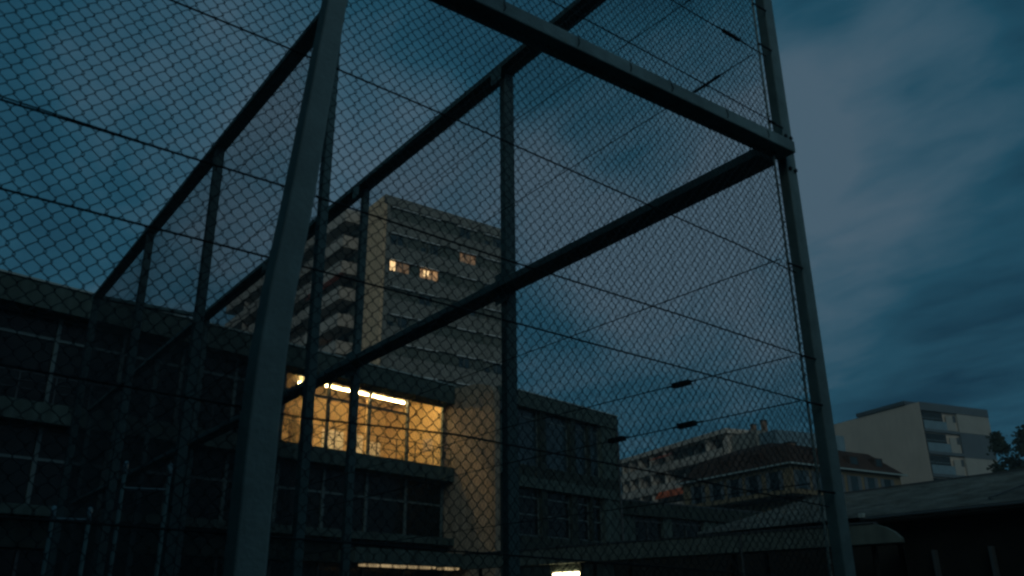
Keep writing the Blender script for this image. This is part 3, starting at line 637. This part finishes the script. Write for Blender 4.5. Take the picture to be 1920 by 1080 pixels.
# ------------------------------------------------------------------ hipped roof house
hh = thing('hipped_roof_house', 'ochre house with a red-brown hipped tile roof and shuttered windows beside the corner post', 'house', (54.09, 38.67, 0), R(-5.44))
HX, HY, Zw = 13.2, 12.0, E(10.45)
Bx(.35, HX, .35, HY, 0, Zw - .05).build('wall', M['ochre'], hh)
ov = .35; e0, ex, ey = -.0, HX + ov, HY + ov; hr = 2.15; br = 1.6
rv = [(e0, e0, Zw), (ex, e0, Zw), (ex, ey, Zw), (e0, ey, Zw), (br, br, Zw + hr - .35), (ex - br * 1.4, br, Zw + hr - .35), (ex - br * 1.4, ey - br, Zw + hr - .35), (br, ey - br, Zw + hr - .35),
      (3.2, 4.5, Zw + hr + .35), (ex - 4.0, 4.5, Zw + hr + .35), (ex - 4.0, ey - 4.5, Zw + hr + .35), (3.2, ey - 4.5, Zw + hr + .35)]
roof = MB().add(rv, [(0, 1, 5, 4), (1, 2, 6, 5), (2, 3, 7, 6), (3, 0, 4, 7), (4, 5, 9, 8), (5, 6, 10, 9), (6, 7, 11, 10), (7, 4, 8, 11), (8, 9, 10, 11), (3, 2, 1, 0)]).build('roof', M['tile'], hh)
gt = MB(); gt.bar((e0, e0 - .06, Zw), (ex, e0 - .06, Zw), .12, .12); gt.bar((e0 - .06, e0, Zw), (e0 - .06, ey, Zw), .12, .12); gt.build('gutter', M['gutter'], roof)
for x, z, w_ in ((3.6, .45, 1.0), (7.3, .45, 1.1), (10.4, .5, 1.0)):
    dm = MB(); dm.box(x, x + w_, .45, 2.2, Zw + z - .1, Zw + z + .75); dm.build('dormer', M['tile'], roof)
    Bx(x + .15, x + w_ - .15, .42, .449, Zw + z + .1, Zw + z + .65).build('dormer_window', M['blueglass'], roof)
for y in (3.2, 6.5): Bx(.45, 2.2, y, y + 1.0, Zw + .35, Zw + 1.2).build('dormer', M['tile'], roof)
c = Bx(5.0, 5.6, 4, 4.6, Zw + 1, Zw + 2.6).build('chimney', M['chimney'], hh); Bx(4.92, 5.78, 3.92, 4.78, Zw + 2.601, Zw + 2.7).build('cap', M['darkframe'], c)
for z0 in (Zw - 1.75, Zw - 4.6, Zw - 7.5):
    for x in (1.1, 3.0, 5.0, 7.0, 9.0, 11.0):
        w = Bx(x, x + .8, .30, .349, z0, z0 + 1.35).build('window', M['blueglass'], hh)
        for s_ in (-.42, .82): Bx(x + s_, x + s_ + .38, .29, .348, z0 - .02, z0 + 1.37).build('shutter', M['bluegrey'], w)
    for y in (1.5, 3.6, 5.6, 7.6, 9.8):
        w = Bx(.30, .349, y, y + .8, z0, z0 + 1.35).build('window', M['darkglass'], hh)
        for s_ in (-.42, .82): Bx(.29, .348, y + s_, y + s_ + .38, z0 - .02, z0 + 1.37).build('shutter', M['bluegrey'], w)
Bx(-1.2, .34, -.9, 9.0, Zw - 2.55, Zw - 2.35).build('canopy', M['shade'], hh); Bx(.34, 9, -.9, .34, Zw - 2.55, Zw - 2.35).build('canopy', M['shade'], hh)

# ------------------------------------------------------------------ trees, far right
def tree(label, x, y, h, cr, seed, kind):
    rnd = random.Random(seed); t = thing('tree', label, 'tree', (x, y, 0), 0, 'trees behind the shelter at the right edge')
    tr = MB(); tr.tube([(0, 0, 0), (.1, .05, h * .4), (0, .1, h * .75)], .28, 8)
    for q in range(6):
        a = rnd.uniform(0, 6.28); z = h * rnd.uniform(.3, .7); tr.tube([(0, 0, z), (math.cos(a) * cr * .6, math.sin(a) * cr * .6, z + cr * .5)], .08, 5)
    tr.build('trunk', M['bark'], t)
    cm = MB(); clumps = []
    for q in range(46):
        z = rnd.uniform(.25, 1.0); rr = cr * (math.sqrt(max(0, 1 - ((z - .5) / .55) ** 2)) if kind == 0 else (1.08 - z)) * rnd.uniform(.3, 1); a = rnd.uniform(0, 6.28)
        clumps.append((math.cos(a) * rr, math.sin(a) * rr, h * z * .97, rnd.uniform(.35, .8) * cr * .35))
    for cx, cy, cz, s in clumps:
        for q in range(150):
            v = Vector((rnd.gauss(0, 1), rnd.gauss(0, 1), rnd.gauss(0, .8))) * s * .62 + Vector((cx, cy, cz))
            a = Vector((rnd.gauss(0, 1), rnd.gauss(0, 1), rnd.gauss(0, 1))).normalized() * .17; b = a.cross(Vector((rnd.random(), rnd.random(), rnd.random()))).normalized() * .10
            cm.add([v - a, v + b, v + a, v - b], [(0, 1, 2, 3)])
    me = bpy.data.meshes.new('crown'); me.from_pydata(cm.v, [], cm.f); me.materials.append(M['leaf']); o = bpy.data.objects.new('crown', me); C.collection.objects.link(o); o.parent = t
tree('dark bushy tree against the sky right of the pale building', 75.5, 30.9, 15.4, 2.8, 1, 0)
tree('dark narrow conifer, the one nearest the pale building', 74.5, 32.9, 15.8, 1.6, 2, 1)
tree('dark tree at the very right edge of the picture', 74.5, 28.6, 16.2, 3.2, 5, 0)

# ------------------------------------------------------------------ thin haze added to lift the dark tones
hz_ = Bx(-120, 170, -60, 185, -1, 52).build('haze', M['wire']); hz_.data.materials.clear(); tag(hz_, kind='stuff')
hm = bpy.data.materials.new('tone_lift_haze'); hm.use_nodes = True; t_ = hm.node_tree; t_.nodes.clear()
pv = t_.nodes.new('ShaderNodeVolumePrincipled'); pv.inputs['Color'].default_value = (0.75, 0.92, 0.92, 1); pv.inputs['Density'].default_value = 0.0008
om = t_.nodes.new('ShaderNodeOutputMaterial'); t_.links.new(pv.outputs[0], om.inputs['Volume']); hz_.data.materials.append(hm)
C.cycles.volume_bounces = 0
